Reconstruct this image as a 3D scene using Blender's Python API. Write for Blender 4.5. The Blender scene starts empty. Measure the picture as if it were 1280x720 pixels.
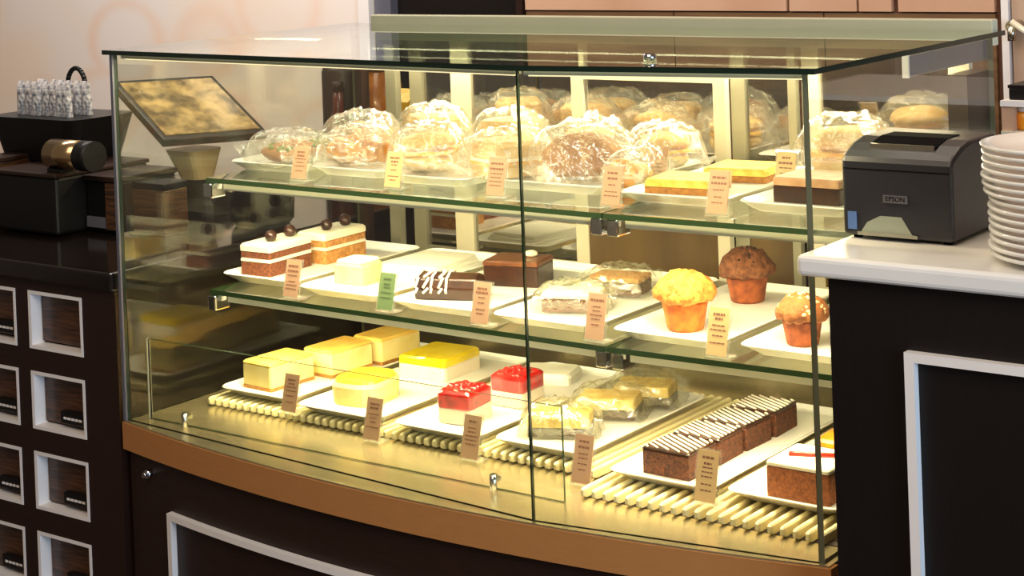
import bpy, bmesh, math, random
from mathutils import Vector, Matrix, noise

# ------------------------------------------------------------------ camera, world, light
sc = bpy.context.scene
col = sc.collection
PI = math.pi

def make_camera():
    cd = bpy.data.cameras.new('camera'); o = bpy.data.objects.new('camera', cd); col.objects.link(o)
    yaw, roll, pit = 0.6406, 0.0371, 0.0125
    fw = Vector((-math.sin(yaw)*math.cos(pit), math.cos(yaw)*math.cos(pit), -math.sin(pit)))
    r0 = Vector((math.cos(yaw), math.sin(yaw), 0)); u0 = r0.cross(fw)
    r = r0*math.cos(roll) - u0*math.sin(roll); u = r0*math.sin(roll) + u0*math.cos(roll)
    m = Matrix((r, u, -fw)).transposed().to_4x4(); m.translation = (1.6978, -2.0164, 1.6337)
    o.matrix_world = m
    cd.sensor_width = 36; cd.lens = 2259.54/1280*36
    cd.shift_y = (-86.99-360)/1280
    cd.clip_start = 0.05
    sc.camera = o
make_camera()

w = bpy.data.worlds.new('world'); sc.world = w; w.use_nodes = True
w.node_tree.nodes['Background'].inputs[0].default_value = (1.0, 0.80, 0.62, 1)
w.node_tree.nodes['Background'].inputs[1].default_value = 0.10

def area(name, loc, target, sx, sy, power, color):
    ld = bpy.data.lights.new(name, 'AREA'); ld.shape = 'RECTANGLE'; ld.size = sx; ld.size_y = sy
    ld.energy = power; ld.color = color
    o = bpy.data.objects.new(name, ld); col.objects.link(o); o.location = loc
    d = Vector(target) - Vector(loc)
    o.rotation_euler = d.to_track_quat('-Z', 'Y').to_euler()
    return o
# warm ceiling lamps of the cafe, a big window of daylight on the right
area('ceiling_lamp', (0.6, -1.6, 2.9), (0.4, -0.6, 0.8), 1.6, 1.6, 24, (1.0, 0.84, 0.66))
area('ceiling_lamp', (-1.6, 0.6, 2.9), (-2.0, 1.7, 1.3), 1.2, 0.8, 30, (1.0, 0.93, 0.86))
area('ceiling_lamp', (0.2, 0.9, 2.9), (0.0, 1.7, 1.3), 1.2, 0.6, 14, (1.0, 0.84, 0.68))
area('window_daylight', (4.6, -1.6, 1.7), (0.4, -0.2, 0.9), 2.2, 1.8, 95, (0.52, 0.74, 1.0))

sc.view_settings.view_transform = 'Standard'; sc.view_settings.look = 'None'
sc.view_settings.gamma = 1; sc.view_settings.use_curve_mapping = False
sc.view_settings.exposure = 0.72
sc.cycles.transparent_max_bounces = 48; sc.cycles.max_bounces = 10; sc.cycles.glossy_bounces = 6
sc.cycles.caustics_reflective = False; sc.cycles.sample_clamp_indirect = 6

# ------------------------------------------------------------------ materials
def lin(r, g, b):
    f = lambda c: (c/255/12.92) if c/255 <= 0.04045 else ((c/255+0.055)/1.055)**2.4
    return (f(r), f(g), f(b), 1)

def mat(name, c, rough=0.5, metal=0.0, var=0.0, scale=30.0, bump=0.0, c2=None, stretch=None, coat=0.0, trans=0.0, sub=0.0, detail=4, spec=None):
    m = bpy.data.materials.new(name); m.use_nodes = True
    nt = m.node_tree; b = nt.nodes['Principled BSDF']
    b.inputs['Roughness'].default_value = rough; b.inputs['Metallic'].default_value = metal
    b.inputs['Coat Weight'].default_value = coat
    if spec is not None: b.inputs['Specular IOR Level'].default_value = spec
    if sub: b.inputs['Subsurface Weight'].default_value = sub; b.inputs['Subsurface Radius'].default_value = (0.01, 0.006, 0.003)
    col4 = lin(*c)
    if var or c2 or bump:
        tc = nt.nodes.new('ShaderNodeTexCoord'); n = nt.nodes.new('ShaderNodeTexNoise')
        n.inputs['Scale'].default_value = scale; n.inputs['Detail'].default_value = detail
        if stretch:
            mp = nt.nodes.new('ShaderNodeMapping'); mp.inputs['Scale'].default_value = stretch
            nt.links.new(tc.outputs['Object'], mp.inputs[0]); nt.links.new(mp.outputs[0], n.inputs['Vector'])
        else: nt.links.new(tc.outputs['Object'], n.inputs['Vector'])
        rp = nt.nodes.new('ShaderNodeValToRGB'); rp.color_ramp.elements[0].position = 0.35; rp.color_ramp.elements[1].position = 0.65
        d = lin(*c2) if c2 else tuple(max(0, x*(1-var)) for x in col4[:3])+(1,)
        rp.color_ramp.elements[0].color = d; rp.color_ramp.elements[1].color = col4
        nt.links.new(n.outputs[0], rp.inputs[0]); nt.links.new(rp.outputs[0], b.inputs['Base Color'])
        if bump:
            bp = nt.nodes.new('ShaderNodeBump'); bp.inputs['Strength'].default_value = bump; bp.inputs['Distance'].default_value = 0.004
            nt.links.new(n.outputs[0], bp.inputs['Height']); nt.links.new(bp.outputs[0], b.inputs['Normal'])
    else: b.inputs['Base Color'].default_value = col4
    return m

def glass(name, tint, f0=0.04, gain=0.96, milky=0.0, milk_col=(255,255,255), rough=0.0, crinkle=0.0):
    m = bpy.data.materials.new(name); m.use_nodes = True; nt = m.node_tree
    for n in list(nt.nodes): nt.nodes.remove(n)
    out = nt.nodes.new('ShaderNodeOutputMaterial')
    tr = nt.nodes.new('ShaderNodeBsdfTransparent'); tr.inputs[0].default_value = tuple(tint)+(1,)
    gl = nt.nodes.new('ShaderNodeBsdfGlossy'); gl.inputs['Roughness'].default_value = rough; gl.inputs[0].default_value = (1,1,1,1)
    lw = nt.nodes.new('ShaderNodeLayerWeight'); lw.inputs[0].default_value = 0.5
    pw = nt.nodes.new('ShaderNodeMath'); pw.operation = 'POWER'; pw.inputs[1].default_value = 5
    ma = nt.nodes.new('ShaderNodeMath'); ma.operation = 'MULTIPLY_ADD'; ma.inputs[1].default_value = gain; ma.inputs[2].default_value = f0
    nt.links.new(lw.outputs['Facing'], pw.inputs[0]); nt.links.new(pw.outputs[0], ma.inputs[0])
    mx = nt.nodes.new('ShaderNodeMixShader'); nt.links.new(ma.outputs[0], mx.inputs[0])
    base = tr.outputs[0]
    if milky:
        df = nt.nodes.new('ShaderNodeBsdfDiffuse'); df.inputs[0].default_value = lin(*milk_col)
        m2 = nt.nodes.new('ShaderNodeMixShader'); m2.inputs[0].default_value = milky
        nt.links.new(tr.outputs[0], m2.inputs[1]); nt.links.new(df.outputs[0], m2.inputs[2]); base = m2.outputs[0]
    nt.links.new(base, mx.inputs[1]); nt.links.new(gl.outputs[0], mx.inputs[2])
    if crinkle:
        tc = nt.nodes.new('ShaderNodeTexCoord'); n = nt.nodes.new('ShaderNodeTexNoise'); n.inputs['Scale'].default_value = 45; n.inputs['Detail'].default_value = 3
        bp = nt.nodes.new('ShaderNodeBump'); bp.inputs['Strength'].default_value = crinkle; bp.inputs['Distance'].default_value = 0.01
        nt.links.new(tc.outputs['Object'], n.inputs['Vector']); nt.links.new(n.outputs[0], bp.inputs['Height'])
        nt.links.new(bp.outputs[0], gl.inputs['Normal']); 
    nt.links.new(mx.outputs[0], out.inputs[0])
    return m

def emit(name, c, s):
    m = bpy.data.materials.new(name); m.use_nodes = True; nt = m.node_tree
    b = nt.nodes['Principled BSDF']; b.inputs['Base Color'].default_value = lin(*c)
    b.inputs['Emission Color'].default_value = lin(*c); b.inputs['Emission Strength'].default_value = s
    return m

M = dict(
    pane=glass('clear_glass', (0.957, 0.970, 0.930), 0.045, 0.95),
    shelfglass=glass('shelf_glass', (0.93, 0.97, 0.92), 0.05, 0.95),
    topglass=glass('green_glass', (0.86, 0.94, 0.87), 0.05, 0.95),
    edge=mat('glass_edge', (34, 52, 34), 0.15),
    topedge=mat('glass_edge_dark', (14, 34, 24), 0.12),
    shelfedge=mat('glass_edge_green', (46, 70, 40), 0.15),
    corneredge=mat('glass_corner_edge', (104, 106, 84), 0.2),
    mirror=glass('mirror_glass', (0.50, 0.44, 0.34), 0.36, 0.5),
    film=glass('clear_film', (0.985, 0.985, 0.97), 0.12, 0.9, milky=0.12, milk_col=(255, 250, 228), rough=0.14, crinkle=1.0),
    clingfilm=glass('cling_film', (0.98, 0.98, 0.95), 0.12, 0.9, milky=0.05, milk_col=(240, 235, 190), rough=0.12, crinkle=0.8),
    acrylic=glass('clear_acrylic', (0.97, 0.97, 0.95), 0.06, 0.9, milky=0.12, milk_col=(255, 250, 235)),
    steel=mat('brushed_steel', (196, 190, 172), 0.27, 1.0, var=0.12, scale=4, stretch=(6, 200, 200)),
    deck=mat('polished_steel_deck', (222, 205, 162), 0.27, 0.85, var=0.08, scale=5, stretch=(4, 120, 1)),
    chrome=mat('chrome', (205, 208, 215), 0.08, 1.0),
    alu=mat('cream_aluminium', (226, 220, 196), 0.42, 0.15, var=0.04, scale=8),
    alugrey=mat('grey_aluminium', (160, 158, 138), 0.4, 0.5, var=0.06, scale=8),
    header=mat('pale_green_header', (196, 192, 165), 0.45, 0.1, var=0.05, scale=6),
    bluegrey=mat('blue_grey_metal', (112, 112, 124), 0.4, 0.4, var=0.08, scale=10),
    bronze=mat('bronze_band', (206, 142, 82), 0.42, 0.3, var=0.10, scale=6, stretch=(5, 5, 160)),
    dark=mat('dark_stained_wood', (44, 26, 19), 0.45, var=0.25, scale=7, stretch=(3, 3, 40), spec=0.3),
    dark2=mat('dark_panel', (20, 13, 11), 0.5, var=0.2, scale=7, stretch=(30, 3, 3), spec=0.3),
    postdark=mat('dark_post', (44, 30, 24), 0.4, var=0.15, scale=9),
    trim=mat('white_trim', (240, 232, 226), 0.45, var=0.03, scale=12),
    drawerface=mat('walnut_drawer_face', (92, 58, 34), 0.35, c2=(40, 24, 16), scale=9, stretch=(2, 2, 28), coat=0.2),
    blackgloss=mat('black_granite', (26, 20, 18), 0.12, var=0.4, scale=90),
    black=mat('black_plastic', (14, 13, 15), 0.42, var=0.1, scale=60, spec=0.3),
    goldchrome=mat('warm_chrome', (206, 176, 132), 0.22, 1.0, var=0.1, scale=6),
    printer=mat('charcoal_plastic', (36, 35, 39), 0.42, var=0.06, scale=140, bump=0.06),
    printerdark=mat('dark_slot', (14, 12, 13), 0.9, spec=0.05),
    quartz=mat('white_quartz', (236, 232, 226), 0.25, var=0.05, scale=16, coat=0.2),
    china=mat('white_china', (246, 244, 238), 0.12, var=0.015, scale=6, coat=0.3),
    slat=mat('cream_slat', (240, 226, 176), 0.4, var=0.05, scale=12),
    rail=mat('dark_rail', (84, 58, 26), 0.5, var=0.1, scale=12),
    tray=mat('dark_gap_shade', (44, 28, 13), 0.6, var=0.1, scale=12),
    olive=mat('olive_brown_panel', (104, 82, 44), 0.35, c2=(82, 62, 32), scale=3, stretch=(5, 1, 1)),
    card=mat('pink_tan_card', (196, 156, 126), 0.6, var=0.06, scale=40),
    cardcream=mat('cream_card', (224, 188, 136), 0.6, var=0.05, scale=40),
    cardgreen=mat('sage_card', (122, 148, 100), 0.6, var=0.06, scale=40),
    ink=mat('brown_ink', (136, 92, 74), 0.6),
    inkgreen=mat('green_ink', (86, 106, 74), 0.6),
    wallcream=None, terracotta=mat('terracotta_panel', (206, 164, 134), 0.55, c2=(192, 146, 114), scale=3, stretch=(1, 1, 0.6)),
    tan=mat('tan_panel', (190, 158, 132), 0.6, var=0.05, scale=4),
    wainscot=mat('brown_wainscot', (120, 88, 56), 0.5, c2=(96, 66, 40), scale=5, stretch=(1, 1, 12)),
    joint=mat('panel_joint', (96, 62, 46), 0.7),
    floor=mat('brown_tile', (92, 68, 52), 0.4, var=0.2, scale=6),
    led=emit('led_diffuser', (255, 238, 190), 0.7),
)

def wall_mat():
    m = mat('cream_wall_with_faint_loops', (228, 214, 206), 0.7); nt = m.node_tree; b = nt.nodes['Principled BSDF']
    tc = nt.nodes.new('ShaderNodeTexCoord'); mp = nt.nodes.new('ShaderNodeMapping'); mp.inputs['Scale'].default_value = (1, 0.0, 1.25)
    nt.links.new(tc.outputs['Object'], mp.inputs[0])
    v = nt.nodes.new('ShaderNodeTexVoronoi'); v.inputs['Scale'].default_value = 2.6; v.inputs['Randomness'].default_value = 0.55
    n = nt.nodes.new('ShaderNodeTexNoise'); n.inputs['Scale'].default_value = 5
    nt.links.new(mp.outputs[0], v.inputs['Vector']); nt.links.new(mp.outputs[0], n.inputs['Vector'])
    r = nt.nodes.new('ShaderNodeValToRGB'); e = r.color_ramp
    e.elements[0].position = 0.30; e.elements[0].color = (0, 0, 0, 1); e.elements[1].position = 0.5; e.elements[1].color = (0, 0, 0, 1)
    x = e.elements.new(0.40); x.color = (0.9, 0.9, 0.9, 1)
    nt.links.new(v.outputs['Distance'], r.inputs[0])
    mu = nt.nodes.new('ShaderNodeMath'); mu.operation = 'MULTIPLY'; nt.links.new(r.outputs[0], mu.inputs[0]); nt.links.new(n.outputs[0], mu.inputs[1])
    mx = nt.nodes.new('ShaderNodeMixRGB'); mx.inputs[1].default_value = lin(236, 224, 216); mx.inputs[2].default_value = lin(238, 196, 166)
    n2 = nt.nodes.new('ShaderNodeTexNoise'); n2.inputs['Scale'].default_value = 1.7; nt.links.new(mp.outputs[0], n2.inputs['Vector'])
    r2 = nt.nodes.new('ShaderNodeValToRGB'); r2.color_ramp.elements[0].position = 0.42; r2.color_ramp.elements[1].position = 0.66; nt.links.new(n2.outputs[0], r2.inputs[0])
    m2 = nt.nodes.new('ShaderNodeMixRGB'); m2.inputs[1].default_value = lin(236, 224, 216); m2.inputs[2].default_value = lin(240, 218, 198); nt.links.new(r2.outputs[0], m2.inputs[0])
    nt.links.new(m2.outputs[0], mx.inputs[1])
    nt.links.new(mu.outputs[0], mx.inputs[0]); nt.links.new(mx.outputs[0], b.inputs['Base Color'])
    return m
M['wallcream'] = wall_mat()

# ------------------------------------------------------------------ helpers
def thing(name, label, cat, loc=(0, 0, 0), rz=0.0, group=None):
    o = bpy.data.objects.new(name, None); col.objects.link(o); o.empty_display_size = 0.05
    o.location = loc; o.rotation_euler = (0, 0, rz); o['label'] = label; o['category'] = cat
    if group: o['group'] = group
    return o

def tag(o, label, cat, group=None):
    o['label'] = label; o['category'] = cat
    if group: o['group'] = group
    return o

def link(name, me, parent=None, loc=None, rot=None, kind=None, label=None):
    o = bpy.data.objects.new(name, me); col.objects.link(o)
    if parent: o.parent = parent
    if loc: o.location = loc
    if rot: o.rotation_euler = rot
    if kind: o['kind'] = kind
    if label: o['label'] = label
    return o

class MB:
    """collects shapes into one mesh"""
    def __init__(s): s.v = []; s.f = []; s.mi = []; s.sm = []
    def add(s, verts, faces, mi=0, smooth=False):
        k = len(s.v); s.v += [tuple(p) for p in verts]; s.f += [tuple(i+k for i in f) for f in faces]
        s.mi += [mi]*len(faces) if isinstance(mi, int) else list(mi); s.sm += [smooth]*len(faces); return s
    def box(s, x0, x1, y0, y1, z0, z1, mi=0, sides=None):
        v = [(x0,y0,z0),(x1,y0,z0),(x1,y1,z0),(x0,y1,z0),(x0,y0,z1),(x1,y0,z1),(x1,y1,z1),(x0,y1,z1)]
        f = [(0,3,2,1),(4,5,6,7),(0,1,5,4),(1,2,6,5),(2,3,7,6),(3,0,4,7)]
        return s.add(v, f, mi if sides is None else sides)
    def bar(s, a, b, r, n=8, mi=0, caps=True, r2=None):
        a = Vector(a); b = Vector(b); d = (b-a).normalized(); up = Vector((0,0,1)) if abs(d.z) < .9 else Vector((1,0,0))
        x = d.cross(up).normalized(); y = d.cross(x); r2 = r if r2 is None else r2
        v = [a+(x*math.cos(t)+y*math.sin(t))*r for t in [2*PI*i/n for i in range(n)]]
        v += [b+(x*math.cos(t)+y*math.sin(t))*r2 for t in [2*PI*i/n for i in range(n)]]
        f = [(i, (i+1)%n, n+(i+1)%n, n+i) for i in range(n)]
        s.add(v, f, mi, True)
        if caps: s.add(v[:n], [tuple(range(n))[::-1]], mi); s.add(v[n:], [tuple(range(n))], mi)
        return s
    def prism(s, pts, z0, z1, mi=0, side_mi=None):
        n = len(pts); v = [(x,y,z0) for x,y in pts]+[(x,y,z1) for x,y in pts]
        s.add(v, [tuple(range(n))[::-1], tuple(range(n,2*n))], mi)
        s.add(v, [(i,(i+1)%n,n+(i+1)%n,n+i) for i in range(n)], mi if side_mi is None else side_mi); return s
    def profile_x(s, pts, x0, x1, mi=0):     # (y, z) outline extruded along x
        n = len(pts); v = [(x0,y,z) for y,z in pts]+[(x1,y,z) for y,z in pts]
        s.add(v, [tuple(range(n)), tuple(range(n,2*n))[::-1]], mi)
        s.add(v, [(i,n+i,n+(i+1)%n,(i+1)%n) for i in range(n)], mi); return s
    def lathe(s, prof, n=24, c=(0,0,0), mi=0, flute=None):
        v = []
        for k,(r,z) in enumerate(prof):
            for i in range(n):
                t = 2*PI*i/n; rr = r*(1+(flute[0]*math.cos(flute[1]*t) if flute else 0))
                v.append((c[0]+rr*math.cos(t), c[1]+rr*math.sin(t), c[2]+z))
        f = []
        for k in range(len(prof)-1):
            for i in range(n):
                f.append((k*n+i, k*n+(i+1)%n, (k+1)*n+(i+1)%n, (k+1)*n+i))
        f.append(tuple(range(n))[::-1]); f.append(tuple((len(prof)-1)*n+i for i in range(n)))
        return s.add(v, f, mi, True)
    def loops(s, loops, mi=0, smooth=False, cap=True):
        n = len(loops[0]); v = [p for l in loops for p in l]
        f = [(k*n+i, k*n+(i+1)%n, (k+1)*n+(i+1)%n, (k+1)*n+i) for k in range(len(loops)-1) for i in range(n)]
        if cap: f += [tuple(range(n))[::-1], tuple((len(loops)-1)*n+i for i in range(n))]
        return s.add(v, f, mi, smooth)
    def blob(s, c, r, nu=10, nv=7, mi=0, jit=0.0, seed=0, freq=60):
        v = []; c = Vector(c); r = Vector(r) if not isinstance(r, (int, float)) else Vector((r,r,r))
        for k in range(nv+1):
            p = PI*k/nv
            for i in range(nu):
                t = 2*PI*i/nu; d = Vector((math.sin(p)*math.cos(t), math.sin(p)*math.sin(t), -math.cos(p)))
                e = 1+jit*noise.noise((c+d*max(r))*freq+Vector((seed,0,0)))
                v.append((c.x+d.x*r.x*e, c.y+d.y*r.y*e, c.z+d.z*r.z*e))
        f = [(k*nu+i, k*nu+(i+1)%nu, (k+1)*nu+(i+1)%nu, (k+1)*nu+i) for k in range(nv) for i in range(nu)]
        return s.add(v, f, mi, True)
    def mesh(s, name, mats):
        me = bpy.data.meshes.new(name); me.from_pydata(s.v, [], s.f)
        for m in (mats if isinstance(mats, (list, tuple)) else [mats]): me.materials.append(m)
        me.polygons.foreach_set('material_index', s.mi); me.polygons.foreach_set('use_smooth', s.sm)
        me.update(); return me
    def obj(s, name, mats, parent=None, loc=None, rot=None, bevel=0.0, kind=None, label=None, seg=2):
        me = s.mesh(name, mats)
        bm = bmesh.new(); bm.from_mesh(me); bmesh.ops.remove_doubles(bm, verts=bm.verts, dist=1e-6)
        bmesh.ops.recalc_face_normals(bm, faces=bm.faces)
        if bevel:
            es = [e for e in bm.edges if len(e.link_faces) == 2 and e.calc_face_angle(0) > 0.6]
            bmesh.ops.bevel(bm, geom=es, offset=bevel, segments=seg, profile=0.5, affect='EDGES', clamp_overlap=True)
            for f in bm.faces: f.smooth = False
        bm.to_mesh(me); bm.free()
        return link(name, me, parent, loc, rot, kind, label)

def rrect(w, l, r, z, n=5, cx=0, cy=0):
    out = []
    for sx, sy, a0 in ((1,1,0),(-1,1,PI/2),(-1,-1,PI),(1,-1,1.5*PI)):
        for i in range(n):
            a = a0+PI/2*i/(n-1); out.append((cx+sx*(w/2-r)+r*math.cos(a), cy+sy*(l/2-r)+r*math.sin(a), z))
    return out

def displace(o, amp, freq, seed=0, zmin=None):
    me = o.data; s = Vector((seed*7.3, seed*3.1, 0))
    for v in me.vertices:
        if zmin is not None and v.co.z <= zmin: continue
        k = noise.noise(v.co*freq+s)+0.5*noise.noise(v.co*freq*2.3+s)
        v.co += v.normal*amp*k

# ------------------------------------------------------------------ setting
MB().box(-5, 4, -4, 2.2, -0.05, 0).obj('floor', M['floor'], kind='structure')
MB().box(-5, -1.60, 1.70, 1.80, 0, 3.0).obj('wall_left', M['wallcream'], kind='structure')
wb = MB().box(-1.045, 2.2, 1.715, 1.80, 0, 3.0).obj('wall_back', M['joint'], kind='structure')
for x0, x1, mm in ((-1.04, -0.292, 'terracotta'), (-0.284, -0.115, 'terracotta'), (-0.109, -0.030, 'terracotta'), (-0.014, 0.208, 'terracotta'), (0.246, 0.75, 'tan'), (0.755, 1.3, 'tan')):
    MB().box(x0, x1, 1.70, 1.7155, 1.372 if mm == 'terracotta' else 0.0, 1.410 if mm == 'terracotta' else 3.0).obj('panel', M[mm], wb)
for x0, x1 in ((-1.04, -0.60), (-0.597, -0.20), (-0.197, 0.208)):
    MB().box(x0, x1, 1.703, 1.7155, 0.0, 1.368).obj('panel', M['wainscot'], wb)
    MB().box(x0, x1, 1.703, 1.7155, 1.414, 3.0).obj('panel', M['wainscot'], wb)  # unseen upper wall, made dark brown for its reflection in the glass top
MB().box(0.226, 0.242, 1.69, 1.7155, 0, 3.0).obj('cover_strip', M['trim'], wb)
d = MB().box(-1.60, -1.045, 1.74, 1.80, 0, 3.0).obj('door_1', M['dark2'], kind='structure')
MB().box(-1.60, -1.562, 1.69, 1.74, 0, 3.0).obj('door_jamb', M['trim'], d)
MB().box(-1.556, -1.50, 1.71, 1.74, 0, 3.0).obj('door_frame', M['bluegrey'], d)
MB().box(-1.062, -1.045, 1.69, 1.74, 0, 3.0).obj('door_frame', M['dark'], d)

# ------------------------------------------------------------------ display case
HW = 0.645; MX, MY = 0.2355, -0.0573; ZD = 0.80; ZT = 1.413
def bandy(x, off=0.0): return -0.004-0.071*(1-(x/0.655)**2)+off
case = thing('display_case', 'large glass pastry display case with bronze base band and dark curved front panel', 'display case', (0, 0.3, 0))
def cp(mb, name, mats, parent=None, **k):          # part in world coordinates
    o = mb.obj(name, mats, parent or case, **k)
    if parent is None: o.location = (0, -0.3, 0)
    return o
def curved(x0, x1, z0, z1, o0, o1, n=28):
    m = MB(); ls = []
    for i in range(n+1):
        x = x0+(x1-x0)*i/n; a = bandy(x, o0); b = bandy(x, o1)
        ls.append([(x,a,z0),(x,b,z0),(x,b,z1),(x,a,z1)])
    return m.loops(ls)
cp(curved(-0.655, 0.655, 0.752, 0.797, 0, 0.02), 'base_band', M['bronze'], label='bronze curved band under the glass')
xs = [-0.652+1.304*i/28 for i in range(29)]
cp(MB().prism([(x, bandy(x, 0.002)) for x in xs]+[(0.652, 0.6), (-0.652, 0.6)], 0.785, ZD), 'deck', M['deck'], label='polished steel deck')
fp = cp(curved(-0.650, 0.650, 0.06, 0.752, 0.012, 0.04), 'front_panel', M['dark'])
cp(MB().box(-0.645, 0.645, 0.06, 0.6, 0.0, 0.785), 'carcass', M['dark2'])
tr = [curved(-0.527, 0.527, 0.662, 0.672, 0.000, 0.013), curved(-0.527, 0.527, 0.17, 0.182, 0.000, 0.013),
      curved(-0.527, -0.516, 0.182, 0.662, 0.000, 0.013, 2), curved(0.516, 0.527, 0.182, 0.662, 0.000, 0.013, 2)]
for t in tr: t.obj('trim_strip', M['trim'], fp, label='white strip of the panel trim')
k = MB().bar((-0.588, bandy(-0.588, 0.014), 0.722), (-0.588, bandy(-0.588, 0.002), 0.722), 0.007, 12).bar((-0.588, bandy(-0.588, 0.002), 0.722), (-0.588, bandy(-0.588, -0.004), 0.722), 0.0045, 12)
k.obj('lock', M['chrome'], fp, label='small chrome lock')

# glass walls
def pane(a, b, z0, z1, t, name, edge='edge'):
    a = Vector((a[0], a[1], 0)); b = Vector((b[0], b[1], 0)); d = (b-a).normalized(); n = Vector((-d.y, d.x, 0))*t
    P = [a, b, b+n, a+n]
    v = [(p.x, p.y, z) for z in (z0, z1) for p in P]
    m = MB().add(v, [(0,1,5,4),(2,3,7,6)], 0).add(v, [(1,2,6,5),(3,0,4,7),(0,3,2,1),(4,5,6,7)], 1)
    return cp(m, name, [M['pane'], M[edge]])
pane((-HW, 0), (MX-0.0012, MY), ZD, ZT, 0.006, 'front_pane')
pane((MX+0.0012, MY), (HW-0.008, -0.001), ZD, ZT, 0.006, 'front_pane')
pane((HW, 0), (HW, 0.598), ZD, ZT, 0.008, 'side_pane', 'corneredge')
pane((-HW+0.001, 0.007), (-HW+0.001, 0.598), ZD, ZT, 0.006, 'side_pane', 'corneredge')
tp = [(-0.66, -0.012), (MX, MY-0.013), (0.66, -0.012), (0.66, 0.612), (-0.66, 0.612)]
cp(MB().prism(tp, 1.414, 1.4215, 0, 1), 'top_pane', [M['topglass'], M['topedge']], label='green-edged glass top')
cp(MB().bar((0.395, 0.03, 1.4215), (0.395, 0.03, 1.432), 0.009, 14), 'top_stud', M['chrome'])
cp(MB().box(-0.651, -0.645, -0.004, 0.002, ZD, ZT), 'corner_strip', M['bluegrey'], label='slim grey metal strip on the left front corner')
# led profiles under the front edge of the top
def strip(a, b, wd, z0, z1):
    a = Vector((a[0], a[1], 0)); b = Vector((b[0], b[1], 0)); d = (b-a).normalized(); n = Vector((-d.y, d.x, 0))*wd
    return MB().prism([(p.x, p.y) for p in (a, b, b+n, a+n)], z0, z1)
lp = cp(strip((-0.636, 0.008), (0.226, -0.047), 0.014, 1.4065, 1.4135), 'lamp_profile', M['alu'])
lp2 = cp(strip((0.24, -0.047), (0.632, 0.009), 0.014, 1.4065, 1.4135), 'lamp_profile', M['alu'])
strip((-0.630, 0.012), (0.220, -0.043), 0.008, 1.4045, 1.4065).obj('diffuser', M['led'], lp, label='glowing warm strip')
strip((0.245, -0.043), (0.628, 0.013), 0.008, 1.4045, 1.4065).obj('diffuser', M['led'], lp2, label='glowing warm strip')
WARM = (1.0, 0.82, 0.52)
def lamp(name, a, b, z, wd, power, tilt=(0, 0.35, -1)):
    ld = bpy.data.lights.new(name, 'AREA'); ld.shape = 'RECTANGLE'
    a = Vector((a[0], a[1], z)); b = Vector((b[0], b[1], z)); x = (b-a).normalized()
    ld.size = (b-a).length; ld.size_y = wd; ld.energy = power; ld.color = WARM
    dz = -Vector(tilt).normalized(); dz = (dz-x*dz.dot(x)).normalized(); y = dz.cross(x)
    o = bpy.data.objects.new(name, ld); col.objects.link(o)
    m = Matrix((x, y, dz)).transposed().to_4x4(); m.translation = (a+b)/2; o.matrix_world = m
    return o
lamp('case_lamp', (-0.62, 0.017), (0.215, -0.038), 1.4035, 0.008, 2.6)
lamp('case_lamp', (0.25, -0.038), (0.62, 0.018), 1.4035, 0.008, 1.3)

# rear frame
lamp('case_lamp', (-0.58, 0.575), (0.58, 0.575), 1.392, 0.012, 5.0, (0, -0.55, -1))
cp(MB().box(-0.60, 0.645, 0.60, 0.622, 1.398, 1.438), 'rear_header', M['header'], label='pale metal rail across the back top', bevel=0.002)
cp(MB().box(-0.60, 0.60, 0.562, 0.599, 1.394, 1.404), 'lamp_housing', M['header'])
cp(MB().box(-0.645, 0.645, 0.60, 0.612, ZD, 0.972), 'rear_riser', M['steel'])
cp(MB().box(-0.645, 0.645, 0.585, 0.600, 0.905, 0.918), 'riser_ledge', M['steel'])
cp(MB().box(-0.645, 0.645, 0.585, 0.622, 0.972, 0.984), 'door_track', M['alugrey'])
cp(MB().box(0.606, 0.637, 0.515, 0.612, ZD, 1.362), 'rear_post', M['postdark'], label='dark post at the right rear corner')
cp(MB().box(-0.637, -0.620, 0.590, 0.612, ZD, 1.40), 'rear_post', M['postdark'])
cp(MB().box(0.628, 0.6365, 0.318, 0.6, 1.378, 1.408), 'side_rail', M['bluegrey'], label='blue-grey metal rail under the top right edge', bevel=0.002)
cp(MB().box(0.627, 0.6365, 0.314, 0.318, 1.377, 1.409), 'rail_cap', M['trim'])
def door(x0, x1, y, top, sl, sr, m='alu', toprail=True, lower=False):
    z0 = 0.984; ztop = top
    p = cp(MB().box(x0+sl*.5, x1-sr*.5, y+0.003, y+0.006, z0+0.01, ztop-0.005), 'sliding_door', M['mirror'], label='mirror-like sliding door pane')
    MB().box(x0, x0+sl, y-0.004, y+0.010, z0, ztop).obj('stile', M[m], p)
    MB().box(x1-sr, x1, y-0.004, y+0.010, z0, ztop).obj('stile', M[m], p)
    MB().box(x0+sl, x1-sr, y-0.003, y+0.009, z0, z0+0.018).obj('bottom_rail', M[m], p)
    if lower: MB().box(x0+sl, x1-sr, y-0.001, y+0.002, z0+0.0182, 1.165).obj('lower_panel', M['olive'], p, label='olive brown lower panel')
    if toprail: MB().box(x0+sl, x1-sr, y-0.004, y+0.010, ztop-0.016, ztop).obj('top_rail', M[m], p)
    return p
door(-0.515, -0.345, 0.612, 1.398, 0.030, 0.016, 'alugrey', False)
door(-0.405, -0.105, 0.600, 1.398, 0.042, 0.010, 'alu', False)
door(-0.123, 0.187, 0.586, 1.346, 0.026, 0.023, 'alu', True, True)
door(0.190, 0.310, 0.600, 1.398, 0.026, 0.014, 'alugrey', False, True)
door(0.316, 0.602, 0.612, 1.398, 0.030, 0.034, 'alu', False, True)
cp(MB().box(-0.56, -0.535, 0.59, 0.606, 0.984, 1.398), 'rear_stile', M['alugrey'])

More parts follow.
